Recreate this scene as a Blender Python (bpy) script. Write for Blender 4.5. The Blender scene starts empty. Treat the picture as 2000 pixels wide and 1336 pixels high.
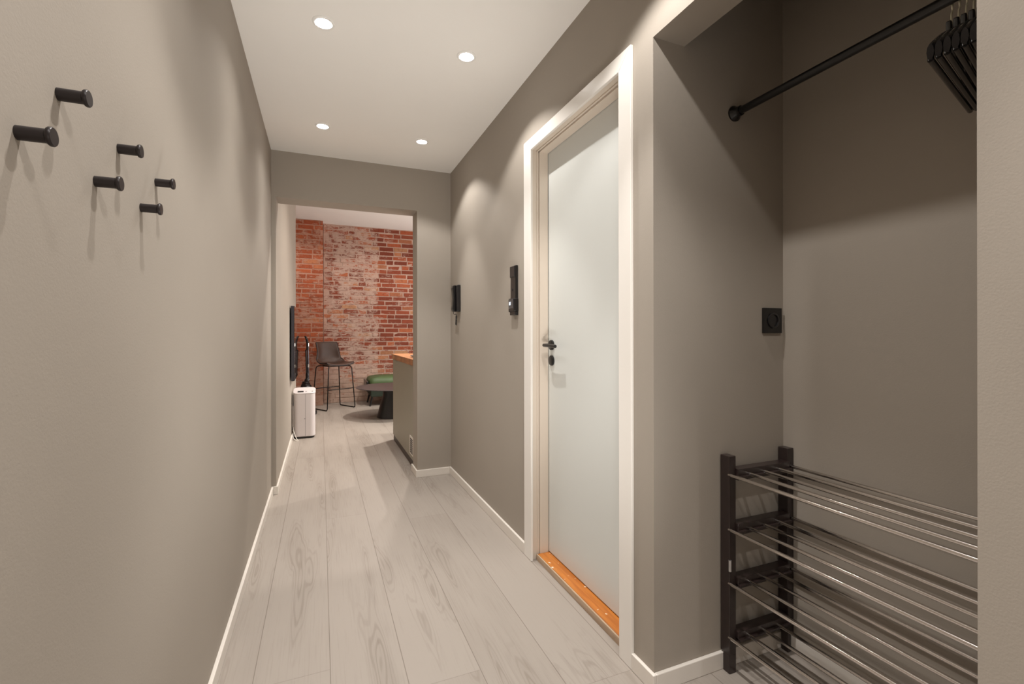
import bpy, bmesh, math, random
from mathutils import Vector, Matrix
random.seed(7)
S = bpy.context.scene
COL = S.collection
PI = math.pi

# ------------------------------------------------------------------ camera, world, exposure, lamps
cam_d = bpy.data.cameras.new('camera')
cam = bpy.data.objects.new('camera', cam_d); COL.objects.link(cam)
cam_d.sensor_width = 36.0
cam_d.lens = 906.62 / 2000 * 36.0
cam_d.shift_y = -(668 - 652.25) / 2000
cam_d.clip_start = 0.02
cam.location = (0, 0, 1.15)
cam.rotation_euler = (math.radians(90), 0.0, -math.atan(373.19 / 906.62))
cam.rotation_euler = (Matrix.Rotation(-math.atan(373.19 / 906.62), 3, 'Z') @ Matrix.Rotation(math.radians(90), 3, 'X')
                      @ Matrix.Rotation(-0.0016, 3, 'Z')).to_euler()
S.camera = cam
w = bpy.data.worlds.new('world'); S.world = w; w.use_nodes = True
w.node_tree.nodes['Background'].inputs[0].default_value = (0.9, 0.92, 1, 1)
w.node_tree.nodes['Background'].inputs[1].default_value = 0.0
S.view_settings.view_transform = 'Standard'
S.view_settings.look = 'None'
S.view_settings.exposure = -0.07
S.view_settings.gamma = 1.0
S.view_settings.use_curve_mapping = False

WARM = (1.0, 0.968, 0.935)
HALL_WIDE, HALL_NARROW, BACK_FILL, UP_FILL = 31.0, 18.0, 7.0, 145.0
LIV_WIDE, LIV_FILL = 90.0, 110.0

def spot(loc, power, deg, blend, radius=0.015, col=WARM):
    d = bpy.data.lights.new('downlight_or_fill_beam', 'SPOT')
    d.energy = power; d.spot_size = math.radians(deg); d.spot_blend = blend
    d.shadow_soft_size = radius; d.color = col
    o = bpy.data.objects.new('downlight_or_fill_beam', d); COL.objects.link(o); o.location = loc
    return o
def area(loc, power, size, rot=(0, 0, 0), col=WARM, sy=None):
    d = bpy.data.lights.new('fill_light', 'AREA'); d.energy = power
    d.shape = 'RECTANGLE'; d.size = size; d.size_y = sy or size; d.color = col
    o = bpy.data.objects.new('fill_light', d); COL.objects.link(o); o.location = loc; o.rotation_euler = rot
    return o

XL, XR, YE, YN, ZC = -0.3292, 0.9915, 3.7365, 1.21, 2.476
ZL, YB = 2.99, 8.33                     # living room ceiling height, brick wall plane
YE2 = 3.925                             # far face of the end wall
HALL_LAMPS = [(x, y) for y in (3.188, 2.13, 1.07, 0.0, -1.06) for x in (0.012, 0.644)]
LIV_LAMPS = [(1.42, 5.77, 3.4), (0.89, 4.54, 1.3), (1.75, 4.42, 1.2), (-0.5, 7.35, 0.35), (0.75, 7.5, 0.22), (2.1, 7.4, 0.3), (2.9, 5.6, 0.8)]  # three weak ones near the brick wall are added to light it
for x, y in HALL_LAMPS:
    spot((x, y, ZC - 0.012), HALL_WIDE * (1.1 if x > 0.3 else 0.8), 118 if x > 0.3 else 126, 0.32 if x > 0.3 else 1.0)
    spot((x, y, ZC - 0.012), HALL_NARROW * (2.6 if x > 0.3 else 0.9), 64 if x > 0.3 else 74, 0.5)
for x, y, k in LIV_LAMPS:
    spot((x, y, ZL - 0.012), LIV_WIDE * k, 104 if k > 3 else 140, 0.6, 0.02, (1.0, 0.935, 0.86))

# added soft fills: one behind the camera, one unseen in the living room
area((0.33, -1.4, 0.5), BACK_FILL, 1.0, (math.radians(135), 0, 0), (1.0, 0.975, 0.94), 0.8)
up = spot((0.33, 0.55, 0.06), UP_FILL, 84, 1.0, 0.2, (1.0, 0.975, 0.94))      # added unseen spot that brightens the hall ceiling
up.rotation_euler = Vector((0.0, 2.9, 2.4)).to_track_quat('-Z', 'Y').to_euler()
area((3.6, 6.2, 1.3), LIV_FILL, 1.6, (0, math.radians(128), 0), (1.0, 0.97, 0.95), 3.0)  # added fill tilted up to brighten the living room ceiling

# ------------------------------------------------------------------ material helpers
def srgb(r, g, b):
    f = lambda c: (c / 255 / 12.92) if c / 255 <= 0.04045 else ((c / 255 + 0.055) / 1.055) ** 2.4
    return (f(r), f(g), f(b), 1)
def newmat(name):
    m = bpy.data.materials.new(name); m.use_nodes = True
    nt = m.node_tree; b = nt.nodes['Principled BSDF']
    return m, nt, b
def mat(name, col, rough=0.5, metal=0.0, var=0.0, vscale=6.0, bump=0.0, bscale=200.0, coat=0.0, spec=0.5, emit=None, estr=0.0):
    m, nt, b = newmat(name)
    b.inputs['Base Color'].default_value = col
    b.inputs['Roughness'].default_value = rough
    b.inputs['Metallic'].default_value = metal
    b.inputs['Specular IOR Level'].default_value = spec
    b.inputs['Coat Weight'].default_value = coat
    tc = nt.nodes.new('ShaderNodeTexCoord')
    if var > 0:
        n = nt.nodes.new('ShaderNodeTexNoise'); n.inputs['Scale'].default_value = vscale; n.inputs['Detail'].default_value = 5
        nt.links.new(tc.outputs['Object'], n.inputs['Vector'])
        mx = nt.nodes.new('ShaderNodeMix'); mx.data_type = 'RGBA'
        mx.inputs[6].default_value = tuple(c * (1 - var) for c in col[:3]) + (1,)
        mx.inputs[7].default_value = tuple(min(1, c * (1 + var)) for c in col[:3]) + (1,)
        nt.links.new(n.outputs['Fac'], mx.inputs[0]); nt.links.new(mx.outputs[2], b.inputs['Base Color'])
    if bump > 0:
        n2 = nt.nodes.new('ShaderNodeTexNoise'); n2.inputs['Scale'].default_value = bscale; n2.inputs['Detail'].default_value = 3
        nt.links.new(tc.outputs['Object'], n2.inputs['Vector'])
        bp = nt.nodes.new('ShaderNodeBump'); bp.inputs['Strength'].default_value = bump; bp.inputs['Distance'].default_value = 0.001
        nt.links.new(n2.outputs['Fac'], bp.inputs['Height']); nt.links.new(bp.outputs['Normal'], b.inputs['Normal'])
    if emit:
        b.inputs['Emission Color'].default_value = emit; b.inputs['Emission Strength'].default_value = estr
    return m

class NT:
    """tiny node-graph helper"""
    def __init__(s, nt): s.nt = nt
    def n(s, t, **kw):
        o = s.nt.nodes.new(t)
        for k, v in kw.items(): setattr(o, k, v)
        return o
    def l(s, a, b): s.nt.links.new(a, b)
    def m(s, op, a, b=None, c=None, clamp=False):
        o = s.n('ShaderNodeMath', operation=op); o.use_clamp = clamp
        for i, v in enumerate((a, b, c)):
            if v is None: continue
            if isinstance(v, (int, float)): o.inputs[i].default_value = v
            else: s.l(v, o.inputs[i])
        return o.outputs[0]
    def mix(s, f, a, b, mode='MIX'):
        o = s.n('ShaderNodeMix', data_type='RGBA', blend_type=mode)
        for i, v in ((0, f), (6, a), (7, b)):
            if isinstance(v, (int, float)) and i == 0: o.inputs[0].default_value = v
            elif isinstance(v, tuple): o.inputs[i].default_value = v
            else: s.l(v, o.inputs[i])
        return o.outputs[2]
    def step(s, v, lo, hi):
        o = s.n('ShaderNodeMapRange', interpolation_type='SMOOTHSTEP')
        s.l(v, o.inputs[0]); o.inputs[1].default_value = lo; o.inputs[2].default_value = hi
        return o.outputs[0]

# --- wall paint: warm grey with a faint roller texture
M_wall = mat('wall_paint', srgb(160, 151, 140), 0.72, var=0.03, vscale=2.2, bump=0.25, bscale=260, spec=0.35)
M_white = mat('ceiling_paint', srgb(244, 241, 236), 0.8, var=0.01, bump=0.1, bscale=150, spec=0.3)
M_trim = mat('skirting_paint', srgb(222, 215, 206), 0.35, var=0.01)
M_casing = mat('door_casing_paint', srgb(232, 227, 220), 0.3, var=0.01)
M_frame = mat('door_frame_paint', srgb(216, 203, 188), 0.35, var=0.015)
M_leaf = mat('door_leaf_paint', srgb(211, 213, 209), 0.4, var=0.015, vscale=1.5)
M_hook = mat('hook_black_metal', srgb(44, 38, 38), 0.38, metal=0.3, var=0.08)
M_blackmetal = mat('black_metal', srgb(26, 24, 24), 0.35, metal=0.5, var=0.05)
M_blackplastic = mat('black_plastic', srgb(30, 28, 29), 0.3, var=0.05)
M_satinblack = mat('satin_black_plastic', srgb(20, 18, 18), 0.28, var=0.05)
M_blackwood = mat('black_stained_wood', srgb(44, 34, 32), 0.32, var=0.15, vscale=30, coat=0.2)
M_hanger = mat('black_lacquered_wood', srgb(11, 9, 11), 0.22, var=0.1, vscale=20, coat=0.5)
M_chrome = mat('chrome_steel', srgb(214, 208, 203), 0.14, metal=1.0, var=0.03, vscale=4)
M_wire = mat('brass_wire', srgb(232, 228, 204), 0.4, metal=0.35, var=0.03)
M_silver = mat('silver_metal', srgb(190, 188, 188), 0.3, metal=0.8, var=0.03)
M_plasticwhite = mat('white_plastic', srgb(212, 204, 203), 0.35, var=0.01)
M_cord = mat('white_cord', srgb(225, 220, 212), 0.5, var=0.01)
M_grey = mat('grey_plastic', srgb(120, 118, 120), 0.4, var=0.03)
M_leather = mat('brown_leather', srgb(66, 45, 35), 0.46, var=0.2, vscale=14, bump=0.4, bscale=90)
M_stitch = mat('brown_piping', srgb(42, 30, 26), 0.5, var=0.1)
M_green = mat('green_velvet', srgb(66, 84, 48), 0.6, var=0.2, vscale=8, bump=0.3, bscale=150)
M_darkgreen = mat('dark_green_fabric', srgb(30, 40, 27), 0.8, var=0.15, vscale=20)
M_table = mat('dark_table_paint', srgb(58, 50, 50), 0.42, var=0.06, vscale=4)
M_screen = mat('tv_glass', srgb(16, 16, 20), 0.06, var=0.02, spec=0.9, coat=0.6)
M_tvcase = mat('tv_case', srgb(48, 46, 54), 0.45, var=0.04)
M_cabinet = mat('cabinet_paint', srgb(148, 142, 126), 0.5, var=0.02)
M_plinth = mat('plinth_dark', srgb(60, 48, 38), 0.5, var=0.08)
M_glassblue = mat('display_glass', srgb(22, 30, 44), 0.08, var=0.02, coat=0.6)
M_display = mat('lit_display', srgb(200, 215, 235), 0.3, var=0.01, emit=srgb(215, 228, 245), estr=0.9)
M_lamp = mat('lamp_lens', (1, 1, 1, 1), 0.4, var=0.001, emit=(1.0, 0.97, 0.93, 1), estr=30)
M_lampring = mat('lamp_ring', srgb(240, 238, 234), 0.4, var=0.01)
M_dark = mat('dark_slot', srgb(14, 12, 12), 0.6, var=0.02)

def floor_material():
    m, nt, b = newmat('oak_plank_floor'); g = NT(nt)
    tc = g.n('ShaderNodeTexCoord'); sp = g.n('ShaderNodeSeparateXYZ'); g.l(tc.outputs['Object'], sp.inputs[0])
    X, Y = sp.outputs[0], sp.outputs[1]
    W, L = 0.2382, 3.0
    px = g.m('DIVIDE', g.m('SUBTRACT', X, 0.028), W)
    i = g.m('FLOOR', px); fx = g.m('SUBTRACT', px, i)
    off = g.m('ADD', g.m('MULTIPLY', g.m('ADD', i, 1.0), 1.401), 1.71)
    py = g.m('DIVIDE', g.m('SUBTRACT', Y, off), L)
    j = g.m('FLOOR', py); fy = g.m('SUBTRACT', py, j)
    ex = g.m('MULTIPLY', g.m('MINIMUM', fx, g.m('SUBTRACT', 1.0, fx)), W)
    ey = g.m('MULTIPLY', g.m('MINIMUM', fy, g.m('SUBTRACT', 1.0, fy)), L)
    sx = g.m('SUBTRACT', 1.0, g.step(ex, 0.0004, 0.0022))
    sy = g.m('MULTIPLY', g.m('SUBTRACT', 1.0, g.step(ey, 0.0003, 0.002)), 0.6)
    seam = g.m('MAXIMUM', sx, sy)
    cid = g.n('ShaderNodeCombineXYZ'); g.l(i, cid.inputs[0]); g.l(j, cid.inputs[1])
    wn = g.n('ShaderNodeTexWhiteNoise', noise_dimensions='3D'); g.l(cid.outputs[0], wn.inputs['Vector'])
    r = wn.outputs['Value']
    # long cathedral grain
    cv = g.n('ShaderNodeCombineXYZ')
    g.l(g.m('ADD', g.m('MULTIPLY', X, 10.0), g.m('MULTIPLY', r, 37.0)), cv.inputs[0])
    g.l(g.m('ADD', g.m('MULTIPLY', Y, 0.9), g.m('MULTIPLY', r, 11.0)), cv.inputs[1])
    n1 = g.n('ShaderNodeTexNoise'); n1.inputs['Scale'].default_value = 1.0; n1.inputs['Detail'].default_value = 2; n1.inputs['Roughness'].default_value = 0.4
    g.l(cv.outputs[0], n1.inputs['Vector'])
    ring = g.m('SINE', g.m('MULTIPLY', n1.outputs['Fac'], 150.0))
    ring = g.step(ring, -0.2, 1.0)
    blot = g.step(n1.outputs['Fac'], 0.50, 0.68)
    cv2 = g.n('ShaderNodeCombineXYZ')
    g.l(g.m('MULTIPLY', X, 160.0), cv2.inputs[0]); g.l(g.m('MULTIPLY', Y, 4.0), cv2.inputs[1])
    n2 = g.n('ShaderNodeTexNoise'); n2.inputs['Scale'].default_value = 1.0; n2.inputs['Detail'].default_value = 3
    g.l(cv2.outputs[0], n2.inputs['Vector'])
    cv3 = g.n('ShaderNodeCombineXYZ')
    g.l(g.m('MULTIPLY', X, 7.0), cv3.inputs[0]); g.l(g.m('MULTIPLY', Y, 2.0), cv3.inputs[1])
    n3 = g.n('ShaderNodeTexNoise'); n3.inputs['Scale'].default_value = 1.0; n3.inputs['Detail'].default_value = 4
    g.l(cv3.outputs[0], n3.inputs['Vector'])
    light, dark = srgb(157, 148, 139), srgb(131, 121, 111)
    f = g.m('ADD', g.m('MULTIPLY', g.m('MULTIPLY', ring, blot), 0.5), g.m('MULTIPLY', blot, 0.18))
    f = g.m('ADD', f, g.m('MULTIPLY', g.step(n2.outputs['Fac'], 0.45, 0.8), 0.30))
    f = g.m('ADD', f, g.m('MULTIPLY', g.m('SUBTRACT', n3.outputs['Fac'], 0.45), 0.7))
    f = g.m('ADD', f, g.m('MULTIPLY', g.m('SUBTRACT', r, 0.5), 0.25), clamp=True)
    c = g.mix(f, light, dark)
    c = g.mix(g.m('MULTIPLY', seam, 0.62), c, srgb(92, 80, 70))
    g.l(c, b.inputs['Base Color'])
    b.inputs['Roughness'].default_value = 0.42
    g.l(g.m('ADD', 0.40, g.m('MULTIPLY', n2.outputs['Fac'], 0.12)), b.inputs['Roughness'])
    bp = g.n('ShaderNodeBump'); bp.inputs['Strength'].default_value = 0.25; bp.inputs['Distance'].default_value = 0.001
    g.l(g.m('SUBTRACT', g.m('MULTIPLY', n2.outputs['Fac'], 0.3), seam), bp.inputs['Height']); g.l(bp.outputs[0], b.inputs['Normal'])
    return m
M_floor = floor_material()

def wood_material(name, c1, c2, axis='Y', rough=0.35, stave=None, speck=False):
    m, nt, b = newmat(name); g = NT(nt)
    tc = g.n('ShaderNodeTexCoord'); mp = g.n('ShaderNodeMapping'); g.l(tc.outputs['Object'], mp.inputs[0])
    mp.inputs['Scale'].default_value = {'Y': (60, 5, 60), 'X': (5, 60, 60)}[axis]
    n = g.n('ShaderNodeTexNoise'); n.inputs['Scale'].default_value = 1; n.inputs['Detail'].default_value = 4
    g.l(mp.outputs[0], n.inputs['Vector'])
    c = g.mix(g.step(n.outputs['Fac'], 0.3, 0.7), c1, c2)
    if stave:
        sp = g.n('ShaderNodeSeparateXYZ'); g.l(tc.outputs['Object'], sp.inputs[0])
        wn = g.n('ShaderNodeTexWhiteNoise', noise_dimensions='1D')
        g.l(g.m('FLOOR', g.m('DIVIDE', sp.outputs[1], stave)), wn.inputs['W'])
        c = g.mix(g.m('MULTIPLY', wn.outputs['Value'], 0.6), c, srgb(92, 52, 28))
    if speck:
        n4 = g.n('ShaderNodeTexNoise'); n4.inputs['Scale'].default_value = 38; n4.inputs['Detail'].default_value = 5
        g.l(tc.outputs['Object'], n4.inputs['Vector'])
        c = g.mix(g.step(n4.outputs['Fac'], 0.66, 0.69), c, srgb(235, 215, 190))
    g.l(c, b.inputs['Base Color']); b.inputs['Roughness'].default_value = rough
    return m
M_thresh = wood_material('varnished_pine_threshold', srgb(196, 122, 52), srgb(168, 96, 38), 'Y', 0.3, speck=True)
M_threshfront = wood_material('bare_threshold_edge', srgb(186, 162, 136), srgb(160, 134, 110), 'Y', 0.5)
M_worktop = wood_material('oiled_stave_worktop', srgb(205, 150, 104), srgb(176, 116, 74), 'Y', 0.3, stave=0.09)

def brick_material():
    m, nt, b = newmat('old_brick'); g = NT(nt)
    tc = g.n('ShaderNodeTexCoord'); P = tc.outputs['Object']
    sp = g.n('ShaderNodeSeparateXYZ'); g.l(P, sp.inputs[0]); X, Z = sp.outputs[0], sp.outputs[2]
    at = g.n('ShaderNodeAttribute', attribute_name='tone'); sa = g.n('ShaderNodeSeparateColor'); g.l(at.outputs['Color'], sa.inputs[0])
    r1, r2, isb = sa.outputs[0], sa.outputs[1], sa.outputs[2]
    def noise(scale, det=5, rough=0.6, w=None):
        n = g.n('ShaderNodeTexNoise'); n.inputs['Scale'].default_value = scale; n.inputs['Detail'].default_value = det; n.inputs['Roughness'].default_value = rough
        mp = g.n('ShaderNodeMapping'); g.l(P, mp.inputs[0]); mp.inputs['Scale'].default_value = w or (1, 1, 1)
        g.l(mp.outputs[0], n.inputs['Vector']); return n.outputs['Fac']
    zr = g.step(X, 0.90, 0.93)               # right zone: clean dark red bricks
    zl = g.m('SUBTRACT', 1.0, g.step(X, 0.03, 0.05))    # pilaster: orange bricks
    ramp = g.n('ShaderNodeValToRGB'); g.l(r1, ramp.inputs[0]); e = ramp.color_ramp
    e.elements[0].position = 0.0; e.elements[0].color = srgb(128, 66, 50)
    e.elements[1].position = 1.0; e.elements[1].color = srgb(196, 148, 112)
    for p, c in ((0.3, srgb(156, 82, 60)), (0.55, srgb(176, 94, 64)), (0.8, srgb(186, 110, 76))):
        el = e.elements.new(p); el.color = c
    c = ramp.outputs[0]
    c = g.mix(g.m('MULTIPLY', zl, 0.5), c, srgb(190, 98, 60))
    c = g.mix(g.m('MULTIPLY', zr, g.m('MULTIPLY', r2, 0.6)), c, srgb(124, 64, 48))
    nm = noise(26, 6, 0.7)
    c = g.mix(g.m('MULTIPLY', g.step(nm, 0.45, 0.75), 0.5), c, srgb(112, 50, 36))
    # mortar and plaster residue
    mort = g.mix(noise(30, 5), srgb(184, 152, 136), srgb(216, 192, 178))
    mort = g.mix(g.m('MULTIPLY', zl, 0.45), mort, srgb(184, 112, 76))
    nb = noise(5.0, 4, 0.6); nf = noise(17, 7, 0.8, (0.55, 1, 1.5))
    zm = g.m('SUBTRACT', 1.0, g.m('MAXIMUM', zr, zl))
    low = g.m('SUBTRACT', 1.0, g.step(Z, 0.15, 0.75))
    bias = g.m('ADD', g.m('ADD', g.m('MULTIPLY', zm, 0.095), g.m('MULTIPLY', zl, 0.055)), g.m('MULTIPLY', low, 0.06))
    v = g.m('ADD', g.m('ADD', g.m('MULTIPLY', nf, 0.65), g.m('MULTIPLY', nb, 0.35)), bias)
    cover = g.step(v, 0.545, 0.625)
    edge = g.m('SUBTRACT', 1.0, isb)
    cover = g.m('MAXIMUM', cover, g.m('MULTIPLY', edge, g.step(noise(9, 3), 0.28, 0.44)))
    c = g.mix(g.m('MULTIPLY', cover, 0.85), c, mort)
    c = g.mix(g.m('MULTIPLY', low, 0.35), c, srgb(176, 160, 144))
    c = g.mix(g.m('MULTIPLY', g.m('MULTIPLY', edge, zm), 0.0), c, mort)
    dk = g.step(noise(16, 4, 0.7, (1, 1, 2.2)), 0.68, 0.72)
    c = g.mix(g.m('MULTIPLY', dk, 0.75), c, srgb(74, 40, 34))
    g.l(c, b.inputs['Base Color']); b.inputs['Roughness'].default_value = 0.85
    b.inputs['Specular IOR Level'].default_value = 0.2
    bp = g.n('ShaderNodeBump'); bp.inputs['Strength'].default_value = 0.8; bp.inputs['Distance'].default_value = 0.006
    g.l(g.m('ADD', g.m('MULTIPLY', nf, 1.0), g.m('MULTIPLY', cover, 0.3)), bp.inputs['Height']); g.l(bp.outputs[0], b.inputs['Normal'])
    return m
M_brick = brick_material()

# ------------------------------------------------------------------ mesh helpers
def box(bm, x0, x1, y0, y1, z0, z1, mtx=None):
    vs = [bm.verts.new(Vector((x, y, z)) if mtx is None else mtx @ Vector((x, y, z)))
          for x in (x0, x1) for y in (y0, y1) for z in (z0, z1)]
    for f in ((0, 1, 3, 2), (4, 6, 7, 5), (0, 4, 5, 1), (2, 3, 7, 6), (0, 2, 6, 4), (1, 5, 7, 3)):
        bm.faces.new([vs[i] for i in f])
    return vs
def bbox(x0, x1, y0, y1, z0, z1):
    bm = bmesh.new(); box(bm, x0, x1, y0, y1, z0, z1); return bm
def ortho(d):
    d = d.normalized(); a = Vector((0, 0, 1)) if abs(d.z) < 0.9 else Vector((1, 0, 0))
    u = d.cross(a).normalized(); return u, d.cross(u).normalized()
def tube(bm, pts, r, seg=12, cap=True):
    pts = [Vector(p) for p in pts]; n = len(pts)
    rs = r if isinstance(r, (list, tuple)) else [r] * n
    t0 = (pts[1] - pts[0]).normalized(); u, v = ortho(t0); rings = []
    for i, p in enumerate(pts):
        t = (pts[min(i + 1, n - 1)] - pts[max(i - 1, 0)]).normalized()
        u = (u - t * u.dot(t)).normalized(); v = t.cross(u)
        rings.append([bm.verts.new(p + (u * math.cos(2 * PI * k / seg) + v * math.sin(2 * PI * k / seg)) * rs[i]) for k in range(seg)])
    for a, b_ in zip(rings, rings[1:]):
        for k in range(seg): bm.faces.new((a[k], a[(k + 1) % seg], b_[(k + 1) % seg], b_[k]))
    if cap: bm.faces.new(rings[0][::-1]); bm.faces.new(rings[-1])
def lathe(bm, prof, origin, axis='Z', seg=32):
    """prof = [(radius, along)], closed at both ends"""
    rings = []; o = Vector(origin)
    for r, a in prof:
        ring = []
        for k in range(seg):
            c, s_ = math.cos(2 * PI * k / seg) * r, math.sin(2 * PI * k / seg) * r
            q = {'Z': (c, s_, a), 'X': (a, c, s_), 'Y': (c, a, s_)}[axis]
            ring.append(bm.verts.new(o + Vector(q)))
        rings.append(ring)
    for a, b_ in zip(rings, rings[1:]):
        for k in range(seg): bm.faces.new((a[k], a[(k + 1) % seg], b_[(k + 1) % seg], b_[k]))
    bm.faces.new(rings[0][::-1]); bm.faces.new(rings[-1])
def smooth_curve(pts, n=8):
    P = [Vector(p) for p in pts]; P = [2 * P[0] - P[1]] + P + [2 * P[-1] - P[-2]]; out = []
    for i in range(1, len(P) - 2):
        for k in range(n):
            t = k / n; a, b_, c, d = P[i - 1], P[i], P[i + 1], P[i + 2]
            out.append(0.5 * ((2 * b_) + (c - a) * t + (2 * a - 5 * b_ + 4 * c - d) * t * t + (3 * b_ - a - 3 * c + d) * t ** 3))
    out.append(P[-2]); return out
def rounded_prism(bm, w, d, r, z0, z1, cx=0, cy=0, seg=8, taper=0.0):
    """vertical prism with rounded plan corners"""
    def ring(z, k=0.0):
        o = []
        for sx, sy, a0 in ((1, 1, 0), (-1, 1, 90), (-1, -1, 180), (1, -1, 270)):
            for i in range(seg + 1):
                a = math.radians(a0 + 90 * i / seg)
                o.append(bm.verts.new((cx + sx * (w / 2 - r) + math.cos(a) * (r - k), cy + sy * (d / 2 - r) + math.sin(a) * (r - k), z)))
        return o
    zs = [(z0, taper), (z0 + taper, 0), (z1 - taper, 0), (z1, taper)] if taper else [(z0, 0), (z1, 0)]
    R = [ring(z, k) for z, k in zs]; n = len(R[0])
    for a, b_ in zip(R, R[1:]):
        for k in range(n): bm.faces.new((a[k], a[(k + 1) % n], b_[(k + 1) % n], b_[k]))
    bm.faces.new(R[0][::-1]); bm.faces.new(R[-1])
def obj(name, bm, m, parent=None, smooth=False, bevel=0.0, bseg=2, sub=0, angle=35):
    me = bpy.data.meshes.new(name); bmesh.ops.recalc_face_normals(bm, faces=bm.faces); bm.to_mesh(me); bm.free()
    me.materials.append(m); o = bpy.data.objects.new(name, me); COL.objects.link(o)
    if smooth:
        for p in me.polygons: p.use_smooth = True
    if bevel:
        b_ = o.modifiers.new('bevel', 'BEVEL'); b_.width = bevel; b_.segments = bseg; b_.limit_method = 'ANGLE'; b_.angle_limit = math.radians(angle)
    if sub:
        s_ = o.modifiers.new('sub', 'SUBSURF'); s_.levels = sub; s_.render_levels = sub
    if smooth:
        e = o.modifiers.new('split', 'EDGE_SPLIT'); e.split_angle = math.radians(40)
    if parent: o.parent = parent
    return o
def struct(name, bm, m, **kw):
    o = obj(name, bm, m, **kw); o['kind'] = 'structure'; return o
def tag(o, label, cat, group=None):
    o['label'] = label; o['category'] = cat
    if group: o['group'] = group
    return o
def thing(name, label, cat, loc=(0, 0, 0), rz=0.0, group=None):
    o = bpy.data.objects.new(name, None); COL.objects.link(o)
    o.location = loc; o.rotation_euler = (0, 0, rz); return tag(o, label, cat, group)
def dup(root, loc, label, rz=None):
    def cp(o, par):
        c = o.copy(); COL.objects.link(c); c.parent = par
        for k in [q for q in bpy.data.objects if q.parent == o and q is not c]: cp(k, c)
        return c
    kids = [q for q in bpy.data.objects if q.parent == root]
    r = root.copy(); COL.objects.link(r); r.location = loc; r['label'] = label
    if rz is not None: r.rotation_euler = (0, 0, rz)
    for k in kids: cp(k, r)
    return r

# ------------------------------------------------------------------ room shell
YBK = -1.9
struct('floor', bbox(-1.6, 3.9, YBK - 0.1, YB + 0.1, -0.05, 0.0), M_floor)
struct('ceiling', bbox(XL - 0.1, XR + 0.129, YBK - 0.1, YE, ZC, ZC + 0.12), M_white)
struct('ceiling_living_room', bbox(-1.6, 3.9, YE2, YB + 0.1, ZL, ZL + 0.1), M_white)
struct('ceiling_closet', bbox(XR + 0.129, 1.72, 0.28, YN + 0.12, ZC, ZC + 0.12), M_wall)
struct('wall_left', bbox(XL - 0.15, XL, YBK, YE, 0, ZC), M_wall)
bm = bbox(-0.45, -0.299, YE, YE2, 0, 2.141); box(bm, -0.45, -0.299, YE2, 6.6, 0, ZL)   # continues on the living-room side of the opening
struct('wall_living_left', bm, M_wall)
bm = bbox(-0.45, 0.715, YE, YE2, 2.141, ZL + 0.05); box(bm, 0.715, 3.9, YE, YE2, 0, ZL + 0.05)
struct('wall_end', bm, M_wall)
DY0, DY1, DZ = 1.372, 2.150, 2.096            # rough door opening
bm = bbox(XR, XR + 0.129, YBK, 0.412, 0, ZC)
box(bm, XR, XR + 0.129, 0.412, YN, 2.106, ZC)
box(bm, XR, XR + 0.129, YN, DY0, 0, ZC)
box(bm, XR, XR + 0.129, DY0, DY1, DZ, ZC)
box(bm, XR, XR + 0.129, DY1, YE, 0, ZC)
struct('wall_right', bm, M_wall)
struct('wall_back', bbox(XL - 0.1, XR + 0.1, YBK - 0.12, YBK, 0, ZC), M_wall)
struct('wall_closet_left', bbox(XR + 0.129, 1.72, YN, YN + 0.12, 0, ZC), M_wall)
struct('wall_closet_right', bbox(XR + 0.129, 1.72, 0.28, 0.40, 0, ZC), M_wall)
struct('wall_closet_back', bbox(1.586, 1.72, 0.40, YN, 0, ZC), M_wall)
struct('wall_living_recess', bbox(-1.6, -1.45, 6.4, YB, 0, ZL), M_wall)
struct('wall_living_partition', bbox(-1.6, -0.45, 6.45, 6.6, 0, ZL), M_wall)
struct('wall_living_right', bbox(3.75, 3.9, YE2, YB, 0, ZL), M_wall)

# brick wall: mortar bed with individually toned bricks, pilaster on the left
def brick_wall():
    bm = bmesh.new(); lay = bm.loops.layers.color.new('tone')
    def paint(n0, col):
        bm.faces.ensure_lookup_table()
        for f in bm.faces[n0:]:
            for l in f.loops: l[lay] = col
    box(bm, 0.04, 3.75, YB, YB + 0.1, 0, ZL); box(bm, -1.45, 0.034, YB - 0.206, YB, 0, ZL); paint(0, (0.5, 0.5, 0, 1))
    ch = 0.0785
    def course(x0, x1, y, k, z):
        x = x0 + (random.uniform(0, 0.2) if k % 2 else 0) - 0.1
        while x < x1:
            L = random.choice((0.235, 0.235, 0.225, 0.115, 0.24)); a, b_ = max(x, x0), min(x + L, x1); x += L + random.uniform(0.010, 0.018)
            if b_ - a < 0.03: continue
            n0 = len(bm.faces); j = lambda s_=0.004: random.uniform(-s_, s_)
            pr = random.uniform(0.001, 0.009)
            zz0, zz1 = z + 0.007 + j(), z + ch - 0.006 + j()
            q = [(a + j(), zz0 + j(0.003)), (b_ + j(), zz0 + j(0.003)), (b_ + j(), zz1 + j(0.003)), (a + j(), zz1 + j(0.003))]
            back = [bm.verts.new((min(max(px, x0), x1), y + 0.012, pz)) for px, pz in q]
            cx, cz = (a + b_) / 2, (zz0 + zz1) / 2
            fr = [bm.verts.new((min(max(cx + (px - cx) * 0.975, x0), x1), y - pr + j(0.002), cz + (pz - cz) * 0.88)) for px, pz in q]
            bm.faces.new(fr)
            for i in range(4): bm.faces.new((back[i], back[(i + 1) % 4], fr[(i + 1) % 4], fr[i]))
            paint(n0, (random.random(), random.random(), 1, 1))
    for k in range(int(ZL / ch)):
        course(0.045, 3.7, YB, k, k * ch); course(-1.4, 0.034, YB - 0.206, k + 1, k * ch)
    return bm
struct('wall_living_brick', brick_wall(), M_brick)

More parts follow.
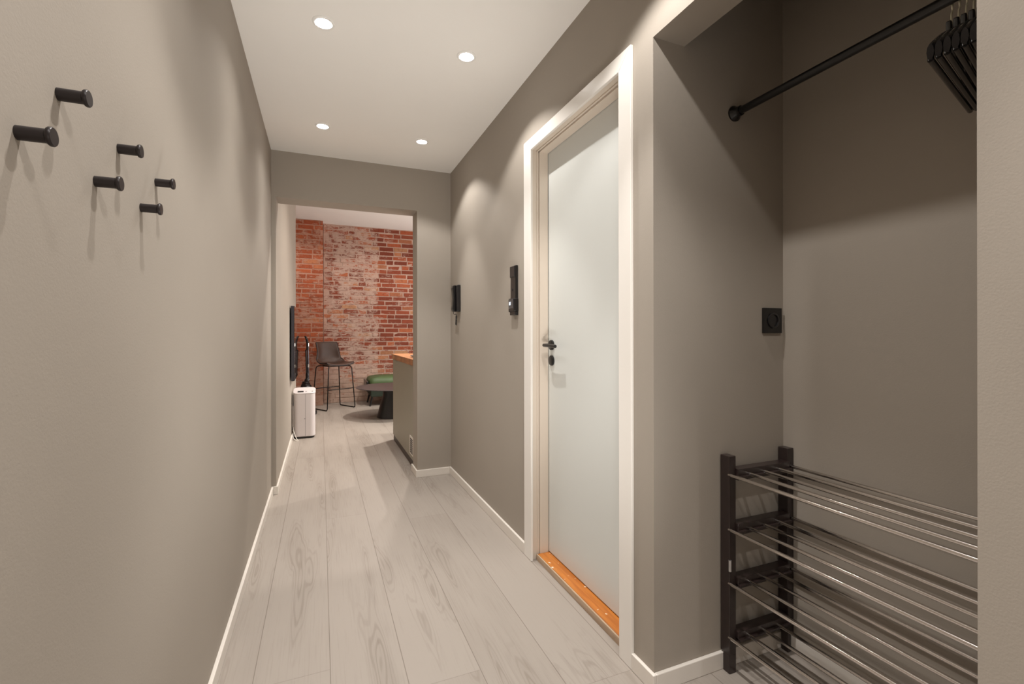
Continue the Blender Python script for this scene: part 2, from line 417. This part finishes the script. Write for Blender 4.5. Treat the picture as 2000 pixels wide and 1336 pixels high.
# skirting boards 12 x 58 mm
T, BH = 0.013, 0.058
def skirt(name, x0, x1, y0, y1):
    struct(name, bbox(x0, x1, y0, y1, 0, BH), M_trim, bevel=0.0025)
skirt('baseboard_left', XL, XL + T, YBK, YE)
skirt('baseboard_left_return', XL + T, -0.299 + T, YE - T, YE)
skirt('baseboard_living_left', -0.299, -0.299 + T, YE, 6.6)
skirt('baseboard_end', 0.715 - T, XR - T, YE - T, YE)
skirt('baseboard_end_return', 0.715 - T, 0.715, YE, YE2 + 0.02)
skirt('baseboard_right', XR - T, XR, 2.217, YE)
skirt('baseboard_right_pier', XR - T, XR, YN - T, 1.312)
skirt('baseboard_closet_left', XR, 1.586, YN - T, YN)
skirt('baseboard_closet_back', 1.586 - T, 1.586, 0.40 + T, YN - T)
skirt('baseboard_closet_right', XR, 1.586 - T, 0.40, 0.40 + T)
skirt('baseboard_right_front', XR - T, XR, YBK, 0.412)

# ------------------------------------------------------------------ door
dr = bpy.data.objects.new('door_1', None); COL.objects.link(dr); dr.location = (XR, 1.76, 0); dr['kind'] = 'structure'
def dpart(name, bm, m, parent=None, **kw):
    """geometry given in world coordinates, stored relative to the door"""
    bmesh.ops.translate(bm, verts=bm.verts, vec=-Vector(dr.location))
    return obj(name, bm, m, parent=parent or dr, **kw)
XC = XR - 0.012
CY0, CY1, CZ = 1.312, 2.217, 2.140        # casing outer
IY0, IY1, IZ = 1.384, 2.131, 2.080        # casing inner
def mitre(poly):
    bm = bmesh.new()
    a = [bm.verts.new((XC, y, z)) for y, z in poly]; b_ = [bm.verts.new((XR, y, z)) for y, z in poly]
    n = len(poly); bm.faces.new(a); bm.faces.new(b_[::-1])
    for i in range(n): bm.faces.new((a[i], a[(i + 1) % n], b_[(i + 1) % n], b_[i]))
    return bm
dpart('door_casing', mitre([(CY0, 0), (IY0, 0), (IY0, IZ), (CY0, CZ)]), M_casing, bevel=0.0022)
dpart('door_casing', mitre([(CY1, 0), (CY1, CZ), (IY1, IZ), (IY1, 0)]), M_casing, bevel=0.0022)
dpart('door_casing', mitre([(CY0, CZ), (IY0, IZ), (IY1, IZ), (CY1, CZ)]), M_casing, bevel=0.0022)
# frame: front lining, a bead, then the stop that the leaf closes against
bm = bmesh.new()
for (xa, xb, e) in ((XR - 0.002, 1.018, 0.010), (1.021, 1.030, 0.006), (1.033, 1.081, 0.000)):
    box(bm, xa, xb, 2.138 + e, 2.150, 0, DZ); box(bm, xa, xb, DY0, 1.384 - e, 0, DZ)
    box(bm, xa, xb, DY0, DY1, 2.076 + e, DZ)
box(bm, 1.000, 1.119, 2.1485, 2.1515, 0, DZ); box(bm, 1.000, 1.119, DY0, 1.3735, 0, DZ); box(bm, 1.0, 1.119, DY0, DY1, 2.088, DZ)
dpart('door_frame', bm, M_frame, bevel=0.0018)
leaf = dpart('door_leaf', bbox(1.083, 1.119, DY0 + 0.003, 2.1475, 0.034, 2.086), M_leaf, bevel=0.002)
bm = bmesh.new(); lathe(bm, [(0.002, -0.012), (0.021, -0.012), (0.026, -0.008), (0.026, 0)], (1.083, 2.098, 1.093), 'X', 28)
dpart('handle_rosette', bm, M_satinblack, leaf, smooth=True)
bm = bmesh.new()
tube(bm, [(1.075, 2.098, 1.093), (1.045, 2.098, 1.093)], 0.009, 16)
tube(bm, smooth_curve([(1.048, 2.098, 1.093), (1.036, 2.094, 1.093), (1.033, 2.080, 1.093), (1.034, 2.02, 1.092), (1.036, 1.975, 1.090)], 6), 0.0085, 14)
hd = dpart('door_handle', bm, M_satinblack, leaf, smooth=True)
bm = bmesh.new(); lathe(bm, [(0.002, -0.010), (0.022, -0.010), (0.026, -0.007), (0.026, 0)], (1.083, 2.098, 1.015), 'X', 28)
dpart('lock_knob', bm, M_satinblack, leaf, smooth=True)
th = dpart('threshold', bbox(1.021, 1.119, 1.384, 2.138, 0.004, 0.030), M_thresh, bevel=0.002)
dpart('threshold_edge', bbox(1.012, 1.0195, 1.384, 2.138, 0.0, 0.031), M_threshfront, th, bevel=0.002)

# ------------------------------------------------------------------ ceiling downlights
dl_labels = {
    (0, 1): 'round recessed downlight, left one of the far pair by the end wall', (1, 1): 'round recessed downlight, right one of the far pair by the end wall',
    (0, 0): 'round recessed downlight, left one of the nearer pair above the door', (1, 0): 'round recessed downlight, right one of the nearer pair above the door'}
proto = None
for (x, y) in HALL_LAMPS[:4]:
    side = 1 if x > 0.3 else 0; far = 1 if y > 2.6 else 0
    if proto is None:
        proto = thing('ceiling_downlight', dl_labels[(side, far)], 'ceiling light', (x, y, ZC), 0, 'recessed downlights in the hall ceiling')
        bm = bmesh.new(); lathe(bm, [(0.045, 0.0), (0.045, -0.003), (0.042, -0.005), (0.0355, -0.005), (0.035, -0.002), (0.035, 0)], (0, 0, 0), 'Z', 40)
        obj('ring', bm, M_lampring, proto, smooth=True)
        bm = bmesh.new(); lathe(bm, [(0.0335, -0.0052), (0.028, -0.0075), (0.012, -0.009), (0.001, -0.0095)], (0, 0, 0), 'Z', 32)
        obj('lens', bm, M_lamp, proto, smooth=True)
    else: dup(proto, (x, y, ZC), dl_labels[(side, far)])

# ------------------------------------------------------------------ wall hooks
hooks = [(0.816, 1.476, 'cylindrical black wall hook, nearest of the upper row'), (1.019, 1.477, 'cylindrical black wall hook, middle one of the upper row'),
         (1.218, 1.478, 'cylindrical black wall hook, farthest of the upper row'), (0.724, 1.387, 'cylindrical black wall hook, nearest of the lower row'),
         (0.928, 1.392, 'cylindrical black wall hook, middle one of the lower row'), (1.129, 1.401, 'cylindrical black wall hook, farthest of the lower row')]
proto = None
for y, z, lab in hooks:
    if proto is None:
        proto = thing('coat_hook', lab, 'coat hook', (XL, y, z), 0, 'black coat hooks on the left wall')
        bm = bmesh.new(); lathe(bm, [(0.0085, 0), (0.0085, 0.029)], (0, 0, 0), 'X', 28); obj('peg', bm, M_hook, proto, smooth=True)
        bm = bmesh.new(); lathe(bm, [(0.0085, 0.027), (0.0105, 0.0285), (0.0115, 0.030), (0.0115, 0.0325), (0.0105, 0.0338), (0.001, 0.0338)], (0, 0, 0), 'X', 32)
        obj('end_cap', bm, M_hook, proto, smooth=True)
    else: dup(proto, (XL, y, z), lab)

# ------------------------------------------------------------------ entry phone
t = thing('entry_phone', 'black wall telephone handset with a short cord near the end wall', 'entry phone', (XR, 3.49, 1.425))
obj('wall_base', bbox(-0.026, 0, -0.050, 0.050, -0.103, 0.103), M_blackplastic, t, bevel=0.006, bseg=3)
bm = bmesh.new()
prof = [(-0.026, 0.104), (-0.044, 0.100), (-0.052, 0.080), (-0.047, 0.050), (-0.044, 0.0), (-0.047, -0.050), (-0.052, -0.078), (-0.044, -0.100), (-0.026, -0.104)]
for ya, yb in ((-0.002, 0.046),):
    A = [bm.verts.new((x, ya, z)) for x, z in prof]; B = [bm.verts.new((x, yb, z)) for x, z in prof]
    bm.faces.new(A); bm.faces.new(B[::-1])
    for i in range(len(prof)): bm.faces.new((A[i], A[(i + 1) % len(prof)], B[(i + 1) % len(prof)], B[i]))
obj('handset', bm, M_satinblack, t, bevel=0.004, bseg=3)
bm = bmesh.new(); box(bm, -0.029, -0.026, -0.040, -0.012, 0.045, 0.085)
obj('speaker_panel', bm, M_dark, t, bevel=0.001)
bm = bmesh.new()
tube(bm, smooth_curve([(-0.040, 0.02, -0.10), (-0.040, 0.012, -0.118), (-0.034, -0.004, -0.124), (-0.03, -0.02, -0.122), (-0.026, -0.018, -0.135)], 6), 0.0022, 8)
hx = [(-0.026 + 0.0055 * math.cos(a), -0.018 + 0.0055 * math.sin(a) + 0.010 * (a / 60), -0.135 - a * 0.0011) for a in [k * 0.5 for k in range(130)]]
tube(bm, hx, 0.0022, 6)
obj('coiled_cord', bm, M_blackplastic, t, smooth=True)

# ------------------------------------------------------------------ control panel beside the door
t = thing('wall_control_panel', 'narrow black control panel with a small lit display beside the white door', 'control panel', (XR, 2.355, 1.39))
obj('back_plate', bbox(-0.016, 0, -0.037, 0.037, -0.120, 0.134), M_satinblack, t, bevel=0.004)
obj('upper_cover', bbox(-0.022, -0.012, -0.034, 0.034, 0.070, 0.132), M_blackplastic, t, bevel=0.004)
bm = bmesh.new(); lathe(bm, [(0.001, -0.0175), (0.007, -0.0175), (0.008, -0.014)], (0, 0.004, 0.002), 'X', 20); obj('button', bm, M_dark, t, smooth=True)
h_ = obj('lower_housing', bbox(-0.027, 0, -0.043, 0.043, -0.120, -0.045), M_satinblack, t, bevel=0.006, bseg=3)
g_ = obj('glass_face', bbox(-0.0285, -0.0262, -0.034, 0.036, -0.100, -0.050), M_glassblue, h_, bevel=0.001)
obj('lit_display', bbox(-0.0292, -0.0284, 0.004, 0.026, -0.082, -0.064), M_display, h_)
obj('bottom_lip', bbox(-0.020, 0, -0.038, 0.038, -0.137, -0.118), M_blackplastic, t, bevel=0.003)

# ------------------------------------------------------------------ socket in the closet
t = thing('wall_socket', 'square black power socket on the left wall of the open closet', 'power socket', (1.522, YN, 1.197))
obj('frame_plate', bbox(-0.046, 0.046, -0.010, 0, -0.046, 0.046), M_satinblack, t, bevel=0.002)
bm = bmesh.new(); lathe(bm, [(0.028, -0.0102), (0.028, -0.0135), (0.026, -0.0145), (0.022, -0.0145), (0.021, -0.009), (0.001, -0.009)], (0, 0, 0), 'Y', 36)
s_ = obj('outlet_ring', bm, M_blackplastic, t, smooth=True)
bm = bmesh.new()
for sx in (-0.0095, 0.0095): lathe(bm, [(0.0028, -0.0098), (0.0028, -0.0086)], (sx, 0, 0), 'Y', 14)
obj('contact_holes', bm, M_dark, s_)

# ------------------------------------------------------------------ closet rail and hangers
RX, RZ = 1.341, 1.920
t = thing('closet_rail', 'black round clothes rail fixed between the closet walls', 'clothes rail', (RX, YN, RZ))
bm = bmesh.new(); tube(bm, [(0, -0.012, 0), (0, -0.798, 0)], 0.0125, 24); obj('rail_tube', bm, M_satinblack, t, smooth=True)
for y0, s1 in ((0, -1), (-0.81, 1)):
    bm = bmesh.new(); lathe(bm, [(0.026, 0), (0.027, 0.006 * s1), (0.022, 0.013 * s1), (0.017, 0.019 * s1), (0.0165, 0.032 * s1)], (0, y0, 0), 'Y', 32)
    obj('end_flange', bm, M_satinblack, t, smooth=True)

def make_hanger(label):
    t = thing('coat_hanger', label, 'coat hanger', (RX, 0.6, RZ + 0.0125), 0.245, 'black hangers on the closet rail')
    # local x = along the hanger, z = 0 at the top of the rail
    bm = bmesh.new()
    rows = []
    N = 18
    for side in (-1, 1):
        prev = None
        for i in range(N + 1):
            s1 = i / N; x = side * 0.190 * s1
            zc = -0.106 - 0.099 * (s1 ** 1.25)
            hh = 0.020 * (1 - 0.15 * s1); th_ = 0.0048 + 0.0012 * s1
            yb_ = -0.002 * s1
            ring = []
            for k in range(10):
                a = 2 * PI * k / 10
                ring.append(bm.verts.new((x, yb_ + th_ * math.cos(a), zc + hh * math.sin(a))))
            if prev:
                for k in range(10): bm.faces.new((prev[k], prev[(k + 1) % 10], ring[(k + 1) % 10], ring[k]))
            else: bm.faces.new(ring)
            prev = ring
        bm.faces.new(prev)
    obj('shoulder_arms', bm, M_hanger, t, smooth=True)
    bm = bmesh.new(); box(bm, -0.026, 0.026, -0.0052, 0.0052, -0.125, -0.0735); obj('neck_block', bm, M_hanger, t, bevel=0.003)
    bm = bmesh.new(); tube(bm, [(-0.186, -0.002, -0.2195), (0.186, -0.002, -0.2195)], 0.0057, 12)
    for sx in (-1, 1): tube(bm, [(sx * 0.184, -0.002, -0.200), (sx * 0.184, -0.002, -0.2215)], 0.0059, 10)
    obj('trouser_bar', bm, M_hanger, t, smooth=True)
    bm = bmesh.new(); r = 0.0165
    arc = [(r * math.cos(math.radians(a)), 0, -0.0125 + r * math.sin(math.radians(a))) for a in range(200, -70, -15)]
    arc = [(x, 0, z) for x, _, z in arc] + [(0.012, 0, -0.036), (0.003, 0, -0.046), (0, 0, -0.060), (0, 0, -0.078)]
    tube(bm, smooth_curve(arc, 3), 0.0017, 8); obj('wire_hook', bm, M_wire, t, smooth=True)
    return t
hl = ['black wooden hanger at the inner end of the row on the rail', 'black wooden hanger second from the inner end of the row',
      'black wooden hanger third from the inner end of the row', 'black wooden hanger fourth from the inner end of the row', 'black wooden hanger fifth from the inner end of the row',
      'black wooden hanger outermost of the row, beside the wall edge']
hg = make_hanger(hl[0]); hg.location.y = 0.602
for k in range(1, 6):
    dup(hg, (RX, 0.602 - 0.0132 * k, RZ + 0.0125), hl[k], 0.245 + 0.003 * k)

# ------------------------------------------------------------------ shoe rack
t = thing('shoe_rack', 'dark wooden shoe rack with steel rods standing in the closet', 'shoe rack', (1.272, 1.168, 0))
RL = 0.752
def post(x, y, notch_x):
    bm = bmesh.new()
    box(bm, x, x + 0.030, y, y + (0.030), 0.0, 0.735); return bm
for lab, (px, py) in enumerate(((0, 0), (0.281, 0), (0, -RL), (0.281, -RL))):
    bm = bmesh.new()
    yy1 = py + (0.038 if py == 0 else 0.030)
    xx1 = px + (0.030 if px == 0 else 0.031)
    box(bm, px, xx1, py, yy1, 0.064, 0.735)
    box(bm, px, min(xx1, 0.298), py, py + 0.0275, 0.0, 0.066)
    obj('leg_post', bm, M_blackwood, t, bevel=0.002)
rods_z = (0.673, 0.488, 0.306, 0.123)
for z in rods_z:
    for yy in (0, -RL):
        bm = bmesh.new(); box(bm, 0.0305, 0.2805, yy + 0.003 - (0.012 if yy == 0 else -0.012), yy + 0.027, z - 0.020, z + 0.018)
        box(bm, 0.0305, 0.2805, yy + (-0.018 if yy == 0 else 0.024), yy + (0.01 if yy == 0 else 0.048), z - 0.012, z - 0.004)
        obj('side_rail', bm, M_blackwood, t, bevel=0.0015)
    for k in range(5):
        x = 0.003 + 0.0715 * k; xx = x + 0.0 
        bm = bmesh.new()
        tube(bm, [(xx, 0.006, z), (xx, -0.012, z)], 0.0042, 16)
        tube(bm, [(xx, -0.006, z), (xx, -RL + 0.03, z)], 0.0060, 20)
        obj('steel_rod', bm, M_chrome, t, smooth=True)
bm = bmesh.new(); tube(bm, [(0.001, -0.0015, 0.349), (0.001, -0.0015, 0.386)], 0.005, 16); r_ = obj('joint_clip', bm, M_silver, t, smooth=True)
r_['label'] = 'silver joint clip on the front post'

# ------------------------------------------------------------------ living room: television
t = thing('television', 'wide flat black television on the left wall beyond the opening', 'television', (-0.299, 5.95, 1.055))
obj('casing', bbox(0.012, 0.040, -0.65, 0.70, -0.39, 0.39), M_tvcase, t, bevel=0.003)
obj('screen', bbox(0.040, 0.0455, -0.648, 0.698, -0.388, 0.388), M_screen, t, bevel=0.001)
obj('wall_mount', bbox(0, 0.013, -0.2, 0.2, -0.2, 0.2), M_blackmetal, t)

# ------------------------------------------------------------------ dehumidifier
t = thing('dehumidifier', 'white upright dehumidifier standing below the television by the left wall', 'dehumidifier', (-0.171, 5.71, 0))
bm = bmesh.new(); rounded_prism(bm, 0.222, 0.21, 0.055, 0.022, 0.494, taper=0.004); obj('body', bm, M_plasticwhite, t, smooth=True)
bm = bmesh.new(); rounded_prism(bm, 0.205, 0.19, 0.05, 0.0, 0.024); obj('base', bm, M_satinblack, t)
slope = lambda y: 0.502 + (y + 0.107) / 0.214 * 0.043          # the top leans towards the front
bm = bmesh.new(); rounded_prism(bm, 0.228, 0.214, 0.056, 0.492, 0.52, taper=0.004)
for v in bm.verts:
    if v.co.z > 0.51: v.co.z = slope(v.co.y) - (0.52 - v.co.z)
tp = obj('top_cover', bm, M_plasticwhite, t, smooth=True)
def on_top(name, prof, x, y, m):
    bm = bmesh.new(); n = len(prof)
    A = [bm.verts.new((x + px, y + py, slope(y + py) - 0.002)) for px, py in prof]; B = [bm.verts.new((x + px, y + py, slope(y + py) + 0.0025)) for px, py in prof]
    bm.faces.new(A); bm.faces.new(B[::-1])
    for i in range(n): bm.faces.new((A[i], A[(i + 1) % n], B[(i + 1) % n], B[i]))
    return obj(name, bm, m, tp)
on_top('display', [(-0.03, -0.022), (0.03, -0.022), (0.03, 0.022), (-0.03, 0.022)], -0.038, -0.055, M_dark)
for bx in (0.018, 0.082): on_top('button', [(0.008 * math.cos(k * PI / 8), 0.008 * math.sin(k * PI / 8)) for k in range(16)], bx, -0.055, M_grey)
bm = bmesh.new(); box(bm, 0.010, 0.0122, -0.1056, -0.1035, 0.03, 0.49); obj('seam', bm, M_grey, t)
bm = bmesh.new(); box(bm, 0.000, 0.012, -0.1062, -0.1035, 0.215, 0.222); obj('latch', bm, M_grey, t)
bm = bmesh.new(); rounded_prism(bm, 0.010, 0.12, 0.004, 0.36, 0.48, cx=-0.112); obj('air_grille', bm, M_grey, t)
bm = bmesh.new()
tube(bm, smooth_curve([(-0.106, 0.02, 0.06), (-0.120, -0.03, 0.10), (-0.112, -0.08, 0.13), (-0.105, -0.12, 0.09), (-0.075, -0.17, 0.02), (-0.055, -0.21, 0.004), (-0.075, -0.20, 0.003), (-0.105, -0.15, 0.02), (-0.112, -0.11, 0.05), (-0.110, -0.05, 0.07)], 6), 0.0035, 8)
obj('power_cord', bm, M_cord, t, smooth=True)

# ------------------------------------------------------------------ stick vacuum
t = thing('stick_vacuum', 'slim dark upright vacuum with chrome rings against the brick pilaster', 'vacuum cleaner', (-0.175, 7.25, 0))
bm = bmesh.new(); rounded_prism(bm, 0.24, 0.10, 0.03, 0.006, 0.06, taper=0.008); obj('floor_head', bm, M_satinblack, t, smooth=True)
bm = bmesh.new(); tube(bm, [(-0.010, 0, 0.05), (-0.012, 0, 0.30)], 0.014, 14)
tube(bm, smooth_curve([(-0.012, 0, 0.28), (-0.020, 0, 0.38), (-0.022, 0, 0.44), (-0.008, 0, 0.50), (-0.006, 0, 0.6)], 5), [0.03] * 5 + [0.075] * 3 + [0.066] * 2 + [0.055] * 3 + [0.035] * 3 + [0.022] * 4 + [0.018], 16)
obj('dust_canister', bm, M_satinblack, t, smooth=True)
bm = bmesh.new(); tube(bm, [(-0.010, 0, 0.55), (-0.022, 0, 0.93)], 0.0125, 14); obj('hose', bm, M_blackplastic, t, smooth=True)
bm = bmesh.new(); tube(bm, [(0.012, -0.004, 0.38), (0.004, -0.004, 0.98)], 0.011, 16); obj('tube', bm, mat('gunmetal_tube', srgb(92, 88, 92), 0.25, metal=0.9, var=0.03), t, smooth=True)
for z, x in ((1.0, 0.004), (0.70, 0.008), (0.49, 0.011)):
    bm = bmesh.new(); tube(bm, [(x, -0.004, z - 0.022), (x, -0.004, z + 0.022)], 0.0145, 16); obj('chrome_ring', bm, M_chrome, t, smooth=True)
bm = bmesh.new(); tube(bm, smooth_curve([(-0.002, -0.002, 0.92), (-0.002, -0.002, 1.02), (-0.014, -0.002, 1.08), (-0.034, 0, 1.125)], 5), [0.018] * 6 + [0.017] * 5 + [0.014] * 5, 14)
obj('handle', bm, M_satinblack, t, smooth=True)

# ------------------------------------------------------------------ bar stool
st = thing('bar_stool', 'brown leather bar stool on black sled legs before the brick wall', 'bar stool', (0.184, 7.733, 0), math.atan2(-0.87, 0.494))
bm = bmesh.new(); NU, NV = 14, 22
prof = smooth_curve([(0.205, 0.672), (0.185, 0.688), (0.10, 0.683), (0.0, 0.676), (-0.09, 0.678), (-0.155, 0.70), (-0.195, 0.77), (-0.215, 0.86), (-0.232, 0.95), (-0.245, 1.02)], 3)
grid = []
for i, p in enumerate(prof):
    tt = i / (len(prof) - 1); f, z = p.x, p.y; row = []
    up = min(1, max(0, (tt - 0.45) / 0.35)); hw = 0.222 - 0.045 * up * (0.4 + 0.6 * tt)
    for k in range(NU + 1):
        u = -1 + 2 * k / NU; au = abs(u)
        seatlift = (1 - up) * 0.030 * au ** 3 + (max(0, 1 - abs(tt - 0.52) / 0.16)) * 0.055 * au ** 4
        fwd = up * 0.085 * au ** 2.4 * (1 - 0.55 * max(0, (tt - 0.7) / 0.3))
        row.append(bm.verts.new((f + fwd, u * hw, z + seatlift)))
    grid.append(row)
for a, b_ in zip(grid, grid[1:]):
    for k in range(NU): bm.faces.new((a[k], a[k + 1], b_[k + 1], b_[k]))
edge = [grid[i][0].co.copy() for i in range(len(grid))] + [v.co.copy() for v in grid[-1][1:]] + [grid[i][-1].co.copy() for i in range(len(grid) - 2, -1, -1)] + [v.co.copy() for v in grid[0][-2::-1]]
seat = obj('seat_shell', bm, M_leather, st, smooth=False)
so = seat.modifiers.new('solid', 'SOLIDIFY'); so.thickness = 0.024; so.offset = 0
sb = seat.modifiers.new('sub', 'SUBSURF'); sb.levels = 1; sb.render_levels = 1
for p in seat.data.polygons: p.use_smooth = True
bm = bmesh.new(); tube(bm, edge, 0.008, 8, cap=False); obj('edge_piping', bm, M_stitch, seat, smooth=True)
for s1 in (-1, 1):
    bm = bmesh.new()
    pts = [(-0.14, s1 * 0.165, 0.664), (-0.165, s1 * 0.185, 0.650), (-0.176, s1 * 0.195, 0.62), (-0.208, s1 * 0.233, 0.04), (-0.205, s1 * 0.235, 0.014), (-0.185, s1 * 0.235, 0.008),
           (0.185, s1 * 0.235, 0.008), (0.205, s1 * 0.235, 0.014), (0.212, s1 * 0.233, 0.04), (0.185, s1 * 0.195, 0.62), (0.175, s1 * 0.185, 0.652), (0.14, s1 * 0.165, 0.664), (-0.14, s1 * 0.165, 0.664)]
    tube(bm, pts, 0.0078, 10); obj('leg_frame', bm, M_blackmetal, st, smooth=True)
for f, z in ((-0.192, 0.31), (0.195, 0.31)):
    bm = bmesh.new(); tube(bm, [(f, -0.216, z), (f, 0.216, z)], 0.0065, 10); obj('foot_rail', bm, M_blackmetal, st, smooth=True)
for f in (-0.14, 0.14):
    bm = bmesh.new(); tube(bm, [(f, -0.17, 0.660), (f, 0.17, 0.660)], 0.007, 10); obj('seat_support', bm, M_blackmetal, st, smooth=True)

# ------------------------------------------------------------------ round coffee table
t = thing('coffee_table', 'low round dark coffee table on a conical pedestal', 'coffee table', (0.955, 6.65, 0))
bm = bmesh.new(); lathe(bm, [(0.30, 0.394), (0.49, 0.407), (0.515, 0.413), (0.518, 0.418), (0.515, 0.421)], (0, 0, 0), 'Z', 96); obj('tabletop', bm, M_table, t, smooth=True)
bm = bmesh.new(); lathe(bm, [(0.245, 0), (0.243, 0.008), (0.16, 0.30), (0.155, 0.396)], (0, 0, 0), 'Z', 64); obj('pedestal', bm, M_satinblack, t, smooth=True)

# ------------------------------------------------------------------ green bench
t = thing('upholstered_bench', 'low dark green upholstered bench against the brick wall', 'bench', (1.35, 7.93, 0))
bm = bmesh.new(); rounded_prism(bm, 1.30, 0.60, 0.09, 0.275, 0.48, taper=0.055); obj('seat_cushion', bm, M_green, t, smooth=True, sub=1)
obj('frame', bbox(-0.62, 0.62, -0.27, 0.27, 0.15, 0.28), M_darkgreen, t, bevel=0.012)
obj('side_panel', bbox(-0.685, -0.652, -0.26, 0.26, 0.24, 0.40), M_satinblack, t, bevel=0.012)
for sx in (-1, 1):
    for sy in (-1, 1):
        bm = bmesh.new(); tube(bm, [(sx * 0.59, sy * 0.22, 0.16), (sx * 0.63, sy * 0.24, 0.0)], [0.018, 0.012], 12); obj('leg', bm, M_satinblack, t, smooth=True)

# ------------------------------------------------------------------ kitchen counter seen through the opening
t = thing('kitchen_cabinet', 'grey green kitchen cabinet end with a vent grille behind the opening', 'kitchen cabinet', (0.728, 3.935, 0))
obj('body', bbox(0.0, 0.60, 0.004, 1.25, 0.06, 0.880), M_cabinet, t, bevel=0.002)
obj('plinth', bbox(0.004, 0.55, 0.012, 1.235, 0.0, 0.061), M_plinth, t)
vg = obj('vent_grille', bbox(-0.005, 0.001, 0.035, 0.205, 0.10, 0.26), M_trim, t, bevel=0.002)
bm = bmesh.new()
for k in range(8): box(bm, -0.0062, -0.0045, 0.060, 0.175, 0.118 + k * 0.0165, 0.128 + k * 0.0165)
obj('vent_slots', bm, M_dark, vg)
o = obj('worktop', bbox(0.716, 1.36, 3.93, 5.20, 0.8805, 0.935), M_worktop, bevel=0.002)
tag(o, 'oiled wooden stave worktop lying on the grey green cabinet', 'worktop')
t = thing('serving_dish', 'small dark dish with a pale rim on the wooden worktop', 'dish', (0.86, 4.30, 0.9355))
bm = bmesh.new(); lathe(bm, [(0.055, 0), (0.095, 0.010), (0.100, 0.016), (0.094, 0.016), (0.05, 0.006), (0.001, 0.005)], (0, 0, 0), 'Z', 40); obj('bowl', bm, M_satinblack, t, smooth=True)
bm = bmesh.new(); tube(bm, [(0.098 * math.cos(a * PI / 24), 0.098 * math.sin(a * PI / 24), 0.0175) for a in range(49)], 0.0022, 8, cap=False); obj('rim', bm, M_silver, t, smooth=True)
